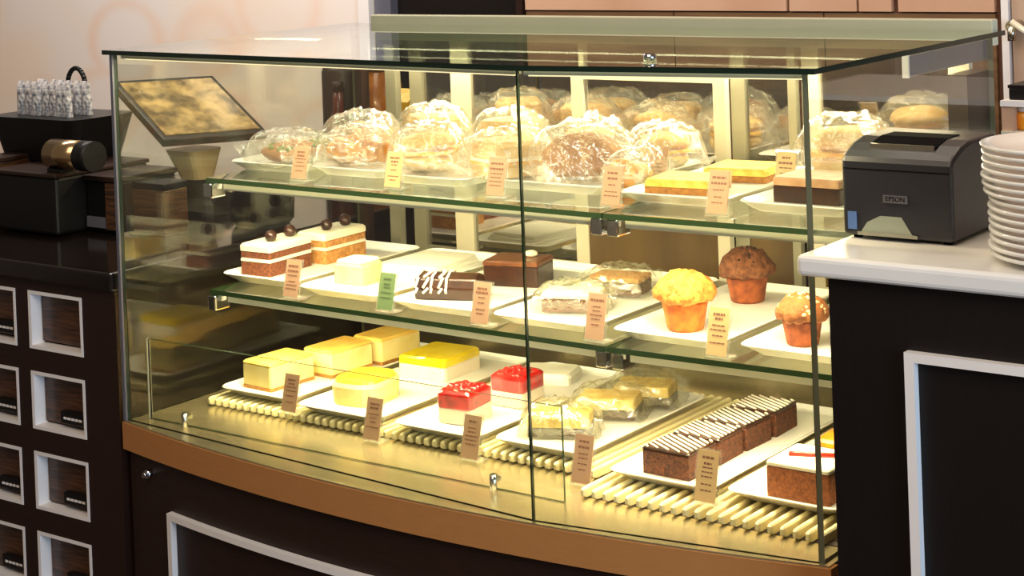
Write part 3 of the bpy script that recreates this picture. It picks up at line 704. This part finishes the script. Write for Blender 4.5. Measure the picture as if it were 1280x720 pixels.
for a in (
    (-0.530, 0.300, 0.150, 0.150, 0.052, 1.25, 'flat', 'film-wrapped flat brown roll with salad at left end of upper shelf', 1),
    (-0.400, 0.325, 0.130, 0.130, 0.064, 0.25, 'croissant', 'film-wrapped golden croissant, front of upper shelf left', 2),
    (-0.228, 0.315, 0.145, 0.150, 0.075, 0.5, 'bun', 'film-wrapped pale bun with yellow filling, front of upper shelf centre', 3),
    (-0.075, 0.325, 0.140, 0.150, 0.070, -0.4, 'sandwich', 'film-wrapped pale sandwich just left of the glass seam', 4),
    (0.062, 0.345, 0.135, 0.175, 0.082, -0.75, 'roll', 'film-wrapped long brown roll just right of the glass seam', 5),
    (0.168, 0.335, 0.090, 0.110, 0.052, 0.2, 'orange', 'film-wrapped bread with orange slice beside the long brown roll', 6),
    (0.130, 0.480, 0.130, 0.120, 0.070, 0.9, 'bun', 'film-wrapped pale bun at the back right of upper shelf', 7),
    (-0.520, 0.470, 0.150, 0.130, 0.066, 0.3, 'croissant', 'film-wrapped croissant at the back left of upper shelf', 8),
    (-0.350, 0.475, 0.150, 0.130, 0.085, 0.9, 'sandwich', 'film-wrapped tall pale sandwich, back row above the croissant', 9),
    (-0.185, 0.478, 0.150, 0.125, 0.082, 0.2, 'sandwich', 'film-wrapped pale sandwich, middle of the back row', 10),
    (0.455, 0.475, 0.160, 0.125, 0.098, 0.1, 'bun', 'film-wrapped big pale bun at right end of the back row', 12),
    (-0.020, 0.485, 0.130, 0.115, 0.075, 0.15, 'bun', 'film-wrapped pale bun, back row behind the long brown roll', 11)):
    bag(*a)

# ------------------------------------------------------------------ drawer cabinet at left
dc = thing('drawer_cabinet', 'dark wooden counter with rows of white-framed drawers at left', 'cabinet', (-1.2, 0.3, 0))
def dp(mb, name, mats, parent=None, **k):
    o = mb.obj(name, mats, parent or dc, **k)
    if parent is None: o.location = (1.2, -0.3, 0)
    return o
dp(MB().box(-1.80, -0.665, 0.030, 0.85, 0.06, 1.015), 'carcass', M['dark2'])
dp(MB().box(-1.80, -0.665, 0.06, 0.85, 0.0, 0.06), 'plinth', M['black'])
dp(MB().box(-1.82, -0.660, -0.012, 0.86, 1.015, 1.047), 'worktop', M['blackgloss'], bevel=0.004, label='polished black worktop')
cols = [-0.894-0.178*i for i in range(5)]; rows = [0.995-0.1415*i for i in range(7)]
m = MB(); DW, DH = 0.143, 0.102
xe = sorted([(c, c+DW) for c in cols]); edges = [-1.80]+[v for p in xe for v in p]+[-0.665]
for a, b in zip(edges[0::2], edges[1::2]): m.box(a, b, 0.0, 0.030, 0.06, 1.015)
for c0, c1 in xe:
    zz = [1.015]+[v for r_ in rows for v in (r_, r_-DH)]+[0.06]
    for a, b in zip(zz[0::2], zz[1::2]): m.box(c0, c1, 0.0, 0.030, b, a)
dp(m, 'face_frame', M['dark'])
face = MB().box(0.010, DW-0.010, 0.0, 0.008, 0.010, DH-0.010).mesh('drawer', M['drawerface'])
fr = MB()
for b_ in ((0, DW, 0, 0.006), (0, DW, DH-0.006, DH), (0, 0.007, 0.006, DH-0.006), (DW-0.006, DW, 0.006, DH-0.006)): fr.box(b_[0], b_[1], -0.022, 0.006, b_[2], b_[3])
frm = fr.mesh('drawer_frame', M['trim'])
hm = MB().box(0.062, DW-0.018, -0.010, 0.0, 0.016, 0.036).mesh('label_holder', M['black'])
wm = MB()
for q in range(5): wm.box(0.070+0.010*q, 0.0775+0.010*q, -0.0108, -0.010, 0.023, 0.027)
wmm = wm.mesh('label_print', M['trim'])
for i, c in enumerate(cols):
    for j, r_ in enumerate(rows):
        dr = link('drawer', face, dc, (c+1.2, 0.021-0.3, r_-DH))
        link('drawer_frame', frm, dr)
        if (i, j) != (0, 0): link('label_holder', hm, dr); link('label_print', wmm, dr, label='pale marks on the label')

# things on the left counter
ZC = 1.047
t = thing('coffee_machine', 'black coffee machine block on the polished black worktop', 'coffee machine', (-1.075, 0.30, ZC))
MB().box(-0.125, 0.055, -0.13, 0.10, 0.004, 0.112).obj('body', M['black'], t, bevel=0.006)
MB().box(-0.130, 0.060, -0.135, 0.10, 0.112, 0.120).obj('top_plate', M['dark'], t, bevel=0.002)
MB().box(0.060, 0.155, -0.06, 0.08, 0.004, 0.100).obj('side_unit', M['black'], t, bevel=0.004)
MB().box(0.062, 0.115, -0.064, -0.060, 0.012, 0.032).obj('steel_label', M['bluegrey'], t)
MB().box(0.061, 0.160, -0.068, 0.08, 0.1001, 0.111).obj('side_top', M['dark'], t, bevel=0.002)
MB().box(0.118, 0.150, -0.065, -0.060, 0.010, 0.098).obj('wood_strip', M['drawerface'], t)
MB().bar((0.015, -0.10, 0.153), (0.100, -0.10, 0.153), 0.028, 28).obj('barrel', M['goldchrome'], t, label='horizontal chrome barrel')
MB().bar((0.100, -0.10, 0.153), (0.135, -0.10, 0.153), 0.0285, 28).obj('barrel_cap', M['black'], t)
MB().box(0.015, 0.056, -0.115, -0.085, 0.1201, 0.127).obj('barrel_foot', M['black'], t)
t = thing('side_box', 'tan brown box at the left picture edge on the black worktop', 'box', (-1.235, 0.26, ZC))
MB().box(-0.06, 0.0, -0.10, 0.12, 0.0, 0.125).obj('box_body', M['drawerface'], t, bevel=0.003)
MB().box(-0.062, 0.002, -0.102, 0.122, 0.1251, 0.134).obj('lid', M['dark'], t, bevel=0.002)
bk = thing('sachet_tray', 'black open tray with loop handle on top of the coffee machine', 'tray', (-1.215, 0.35, ZC+0.121))
bkm = MB().loops([rrect(0.21, 0.14, 0.02, 0.0), rrect(0.27, 0.17, 0.03, 0.085)], cap=False).loops([rrect(0.26, 0.16, 0.03, 0.085), rrect(0.20, 0.13, 0.02, 0.004)], cap=True)
# rim
bkm.loops([rrect(0.27, 0.17, 0.03, 0.085), rrect(0.26, 0.16, 0.03, 0.085)], cap=False)
bkm.obj('tray_body', M['black'], bk)
h = MB(); P = [(-0.030+0.028*math.cos(a), 0.066, 0.130+0.040*math.sin(a)) for a in [PI*i/14 for i in range(15)]]
for a, b in zip(P, P[1:]): h.bar(a, b, 0.005, 8)
h.bar((-0.002, 0.066, 0.03), (-0.002, 0.066, 0.13), 0.005, 8).bar((-0.058, 0.066, 0.03), (-0.058, 0.066, 0.13), 0.005, 8)
h.obj('handle', M['black'], bk)
sach = mat('speckled_sachet_paper', (244, 240, 240), 0.6, c2=(120, 124, 140), scale=110, detail=1)
sm = MB().loops([rrect(0.019, 0.012, 0.005, 0.0, 4), rrect(0.0205, 0.016, 0.006, 0.02, 4), rrect(0.0205, 0.015, 0.006, 0.128, 4), rrect(0.019, 0.003, 0.0013, 0.145, 4)])
sme = sm.mesh('sachet', sach)
rn = random.Random(4); od = ('leftmost', 'second from the left', 'third from the left', 'middle', 'third from the right', 'second from the right', 'rightmost')
for r_ in range(2):
    for i in range(7):
        o = link('sachet', sme, None, (-1.215-0.078+0.0245*i+0.004*r_, 0.315+0.045*r_, ZC+0.128), (rn.uniform(-0.06, 0.06), rn.uniform(-.05, .05), rn.uniform(-0.2, 0.2)))
        tag(o, 'white speckled paper sachet, %s in the %s row of the black tray' % (od[i], ('front', 'back')[r_]), 'sachet', 'speckled sachets in the black tray')
t = thing('cream_cup', 'small cream paper cup in the black tray at left edge', 'cup', (-1.324, 0.33, ZC+0.1265))
MB().lathe([(0.016, 0), (0.023, 0.075), (0.0215, 0.075), (0.015, 0.004)], 20).obj('cup_body', M['china'], t)

# tilted screen seen through the left glass end
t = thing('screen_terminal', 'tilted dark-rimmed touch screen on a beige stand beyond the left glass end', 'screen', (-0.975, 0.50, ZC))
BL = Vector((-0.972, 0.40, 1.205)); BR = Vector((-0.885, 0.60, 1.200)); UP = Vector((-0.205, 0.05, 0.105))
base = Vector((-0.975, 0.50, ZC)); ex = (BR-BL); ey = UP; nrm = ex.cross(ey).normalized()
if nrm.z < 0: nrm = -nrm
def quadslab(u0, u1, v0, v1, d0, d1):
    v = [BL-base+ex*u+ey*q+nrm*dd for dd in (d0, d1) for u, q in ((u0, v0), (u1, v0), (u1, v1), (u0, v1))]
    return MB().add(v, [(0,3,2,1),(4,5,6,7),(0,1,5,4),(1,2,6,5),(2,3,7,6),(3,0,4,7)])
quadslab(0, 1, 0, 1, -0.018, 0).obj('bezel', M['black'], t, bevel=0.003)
scr = mat('screen_painted_reflection', (214, 180, 120), 0.12, c2=(96, 78, 50), scale=24, detail=3, coat=0.6)  # mottled colour stands in for the reflection on the glossy screen
quadslab(0.05, 0.95, 0.06, 0.94, 0.0002, 0.002).obj('screen', scr, t, label='screen with mottled beige reflection painted in')
beige = mat('beige_plastic', (196, 172, 132), 0.5, var=0.06, scale=20)
c0 = BL-base+ex*0.5+ey*0.42-nrm*0.019
MB().loops([rrect(0.15, 0.13, 0.02, 0.0, 5, -0.02, 0.02), rrect(0.13, 0.11, 0.02, 0.02, 5, -0.02, 0.02), rrect(0.06, 0.05, 0.02, 0.065, 5, c0.x*0.6, c0.y*0.6)]).obj('base', M['black'], t)
MB().loops([rrect(0.062, 0.052, 0.02, 0.0652, 5, c0.x*0.6, c0.y*0.6), rrect(0.09, 0.09, 0.02, c0.z-0.06, 5, c0.x, c0.y)]).obj('stand', beige, t, label='beige stand')
# kettle and boxes behind the case's left end
t = thing('kettle', 'dark round kettle with pale knob beyond the left glass end', 'kettle', (-0.760, 0.45, ZC))
MB().lathe([(0.050, 0.0), (0.060, 0.012), (0.062, 0.045), (0.050, 0.080), (0.030, 0.095), (0.012, 0.099)], 28).obj('kettle_body', M['black'], t)
MB().blob((0, 0, 0.107), 0.011, 14, 8).obj('knob', M['trim'], t)
MB().bar((0.052, -0.02, 0.05), (0.085, -0.04, 0.085), 0.012, 12, r2=0.007).obj('spout', M['black'], t)
t = thing('tea_box', 'brown cardboard box beside the dark kettle', 'box', (-0.885, 0.30, ZC))
MB().box(-0.05, 0.05, -0.03, 0.03, 0, 0.085).obj('box_body', M['drawerface'], t, bevel=0.002); MB().box(-0.051, 0.051, -0.031, 0.031, 0.0851, 0.098).obj('lid', M['black'], t, bevel=0.002)

# ------------------------------------------------------------------ back counter behind the case
t = thing('back_counter', 'brown counter standing behind the display case', 'counter', (-0.3, 1.1, 0))
MB().box(-0.95, 0.70, -0.2, 0.55, 0, 1.0).obj('counter_body', M['dark'], t); MB().box(-0.96, 0.71, -0.21, 0.56, 1.0001, 1.03).obj('counter_top', M['blackgloss'], t)
amber = mat('amber_jar', (176, 110, 34), 0.2, c2=(120, 66, 16), scale=14, coat=0.5)
t = thing('amber_jar', 'tall amber jar behind the case near its left rear corner', 'jar', (-0.90, 0.96, 1.03))
MB().lathe([(0.045, 0), (0.052, 0.01), (0.052, 0.23), (0.040, 0.255), (0.040, 0.262)], 24).obj('jar_body', amber, t); MB().lathe([(0.043, 0.2621), (0.043, 0.285)], 24).obj('lid', M['drawerface'], t)
t = thing('yellow_carton', 'yellow carton right of the amber jar behind the case', 'carton', (-0.805, 0.94, 1.03))
MB().box(-0.03, 0.03, -0.03, 0.03, 0, 0.20).obj('carton_body', mat('yellow_card', (226, 176, 40), 0.5, var=0.08, scale=12), t, bevel=0.002); MB().profile_x([(-0.03, 0.2001), (0.03, 0.2001), (0.004, 0.225), (-0.004, 0.225)], -0.03, 0.03).obj('carton_top', F['pastry'], t)
t = thing('dark_canister', 'dark canister left of the amber jar behind the case', 'canister', (-1.015, 0.98, 1.03))
MB().lathe([(0.05, 0), (0.052, 0.006), (0.052, 0.255), (0.046, 0.27)], 24).obj('canister_body', M['postdark'], t); MB().lathe([(0.048, 0.2701), (0.048, 0.29), (0.012, 0.296)], 24).obj('lid', M['black'], t)
t = thing('red_bottle', 'dark red bottle before the dark canister behind the case', 'bottle', (-0.965, 0.90, 1.03))
MB().lathe([(0.024, 0), (0.026, 0.006), (0.026, 0.14), (0.012, 0.18), (0.011, 0.22)], 20).obj('bottle_body', mat('red_glass', (86, 34, 24), 0.25), t); MB().lathe([(0.0125, 0.2201), (0.0125, 0.24)], 16).obj('cap', M['dark'], t)

# right back shelf with small goods
rs = thing('side_shelf', 'white-edged side shelf unit behind the stack of plates', 'shelf', (0.72, 1.06, 0))
MB().box(-0.22, 0.5, -0.06, 0.3, 0, 1.205).obj('unit_body', M['terracotta'], rs); MB().box(-0.225, 0.505, -0.065, 0.305, 1.2051, 1.215).obj('unit_top', M['alu'], rs)
MB().box(-0.225, 0.505, -0.065, 0.305, 1.258, 1.268).obj('upper_board', M['trim'], rs, label='white upper board')
for x in (-0.225, 0.485): MB().box(x, x+0.02, -0.06, 0.3, 1.2151, 1.258).obj('upright', M['terracotta'], rs)
t = thing('black_case', 'flat black box on the white-edged side shelf', 'box', (0.565, 1.06, 1.268)); MB().box(-0.06, 0.06, -0.05, 0.06, 0, 0.020).obj('box_body', M['black'], t, bevel=0.002); MB().box(-0.061, 0.061, -0.051, 0.061, 0.0201, 0.026).obj('lid', M['black'], t)
t = thing('orange_jar', 'small orange jar under the white upper board', 'jar', (0.525, 1.03, 1.2152)); MB().lathe([(0.014, 0), (0.016, 0.004), (0.016, 0.028), (0.012, 0.032)], 16).obj('jar_body', F['orange'], t); MB().lathe([(0.013, 0.0321), (0.013, 0.039)], 16).obj('lid', M['trim'], t)
t = thing('white_tub', 'small white tub right of the orange jar', 'tub', (0.565, 1.03, 1.2152)); MB().lathe([(0.014, 0), (0.018, 0.026), (0.016, 0.026), (0.013, 0.003)], 16).obj('tub_body', M['china'], t); MB().lathe([(0.019, 0.0261), (0.019, 0.032)], 16).obj('lid', M['trim'], t)
# wall tap on the cover strip
t = thing('wall_tap', 'small brass tap with slanting lever fixed to the back wall', 'tap', (0.262, 1.70, 1.345))
MB().bar((0, 0.0, 0), (0, -0.05, 0), 0.012, 12).bar((0, -0.045, 0), (0, -0.045, -0.03), 0.009, 12).obj('tap_body', M['steel'], t); MB().bar((0, -0.045, 0.01), (0.10, -0.05, -0.055), 0.007, 10).obj('lever', M['alu'], t)

# ------------------------------------------------------------------ serving counter at right
ct = thing('serving_counter', 'dark serving counter with white trim frame and white stone top at right', 'counter', (1.3, 0.3, 0))
def kp(mb, name, mats, parent=None, **k):
    o = mb.obj(name, mats, parent or ct, **k)
    if parent is None: o.location = (-1.3, -0.3, 0)
    return o
ZW = 1.2035
body = kp(MB().box(0.695, 2.0, -0.062, 0.9, 0.0, ZW-0.026), 'counter_body', M['dark2'])
kp(MB().box(0.661, 2.02, -0.080, 0.92, ZW-0.026, ZW), 'worktop', M['quartz'], bevel=0.007, seg=3, label='white stone worktop')
for b_ in ((0.795, 1.75, 1.089, 1.100), (0.795, 1.75, 0.14, 0.151), (0.795, 0.807, 0.151, 1.089), (1.738, 1.75, 0.151, 1.089)):
    MB().box(b_[0], b_[1], -0.074, -0.0621, b_[2], b_[3]).obj('trim_strip', M['trim'], body, label='white strip of the counter trim')

# receipt printer
pr = thing('receipt_printer', 'black receipt printer with silver badge on the white worktop', 'printer', (0.737, 0.12, ZW))
W2 = 0.0735
prof = [(-0.075, 0.004), (0.075, 0.004), (0.075, 0.117), (0.064, 0.122), (-0.015, 0.122), (-0.040, 0.117), (-0.060, 0.109), (-0.071, 0.103), (-0.075, 0.097)]
MB().profile_x(prof, -W2, W2).obj('printer_body', M['printer'], pr, bevel=0.005, seg=3)
for x in (-0.06, 0.06):
    for y in (-0.06, 0.06): MB().bar((x, y, 0), (x, y, 0.006), 0.006, 10).obj('rubber_foot', M['printerdark'], pr)
MB().profile_x([(-0.0756, 0.0875), (-0.0745, 0.0875), (-0.0745, 0.0888), (-0.0756, 0.0888)], -W2+0.003, W2-0.003).obj('cover_seam', M['printerdark'], pr)
MB().profile_x([(-0.050, 0.106), (-0.050, 0.1150), (-0.040, 0.1183), (-0.015, 0.1232), (0.024, 0.1232), (0.024, 0.110)], -0.046, 0.044).obj('paper_exit_shade', M['printerdark'], pr, bevel=0.001, label='dark piece painted as the shaded paper exit')  # solid black piece stands in for the shade inside the recess
MB().box(-0.044, 0.042, -0.0525, -0.0485, 0.112, 0.1175).obj('tear_bar', M['steel'], pr)
bd = MB().box(-0.017, 0.016, -0.0775, -0.0748, 0.048, 0.058).obj('badge', M['chrome'], pr, label='silver badge')
def text(body_, size, name, mt, parent, loc, rot):
    cu = bpy.data.curves.new(name, 'FONT'); cu.body = body_; cu.size = size; cu.align_x = 'CENTER'; cu.align_y = 'CENTER'; cu.extrude = 0.0002
    o = bpy.data.objects.new(name, cu); col.objects.link(o); dg = bpy.context.evaluated_depsgraph_get(); dg.update()
    me = bpy.data.meshes.new_from_object(o.evaluated_get(dg)); bpy.data.objects.remove(o); me.materials.clear(); me.materials.append(mt)
    return link(name, me, parent, loc, rot)
text('EPSON', 0.0085, 'badge_lettering', M['printerdark'], bd, (-0.0005, -0.0778, 0.053), (PI/2, 0, 0))
MB().prism([(-0.052, -0.079), (0.028, -0.079), (0.020, -0.0745), (-0.044, -0.0745)], 0.006, 0.010).obj('paper_lip', M['alugrey'], pr)
fl = MB().add([(-0.050, -0.0765, 0.007), (0.022, -0.0765, 0.007), (0.006, -0.0757, 0.031), (-0.022, -0.0757, 0.031), (-0.040, -0.0757, 0.022), (-0.050, -0.074, 0.007), (0.022, -0.074, 0.007), (0.006, -0.074, 0.031), (-0.022, -0.074, 0.031), (-0.040, -0.074, 0.022)],
              [(0,1,2,3,4),(9,8,7,6,5),(0,5,6,1),(1,6,7,2),(2,7,8,3),(3,8,9,4),(4,9,5,0)])
fl.obj('front_window', mat('smoked_window', (148, 152, 132), 0.2, coat=0.5), pr, label='pale translucent front window')
MB().box(-0.066, -0.054, -0.0762, -0.0748, 0.012, 0.034).obj('sticker', mat('blue_sticker', (84, 112, 160), 0.4), pr, label='blue sticker')

# stack of plates
pm = MB().lathe([(0.050, 0), (0.052, 0.0015), (0.075, 0.0035), (0.1000, 0.0080), (0.1015, 0.0100), (0.1010, 0.0122), (0.0985, 0.0124), (0.074, 0.0066), (0.050, 0.004)], 56)
pme = pm.mesh('round_plate', M['china']); NP = 15
ords = ['topmost', 'second from the top', 'third from the top', 'fourth from the top', 'fifth from the top', 'sixth from the top', 'seventh from the top', 'middle plate, eighth from the top',
        'eighth from the bottom', 'sixth from the bottom', 'fifth from the bottom', 'fourth from the bottom', 'third from the bottom', 'second from the bottom', 'bottommost']
ords[8] = 'seventh from the bottom'
rn = random.Random(2)
for i in range(NP):
    k2 = NP-1-i
    dx = -0.004 if k2 < 7 else 0.002
    o = link('round_plate', pme, None, (0.968+dx+rn.uniform(-.0012, .0012), 0.030+rn.uniform(-.0015, .0015), ZW+0.0006+i*0.0089))
    tag(o, 'white round plate, %s of the stack beside the printer' % ords[k2], 'plate', 'stacked round plates')
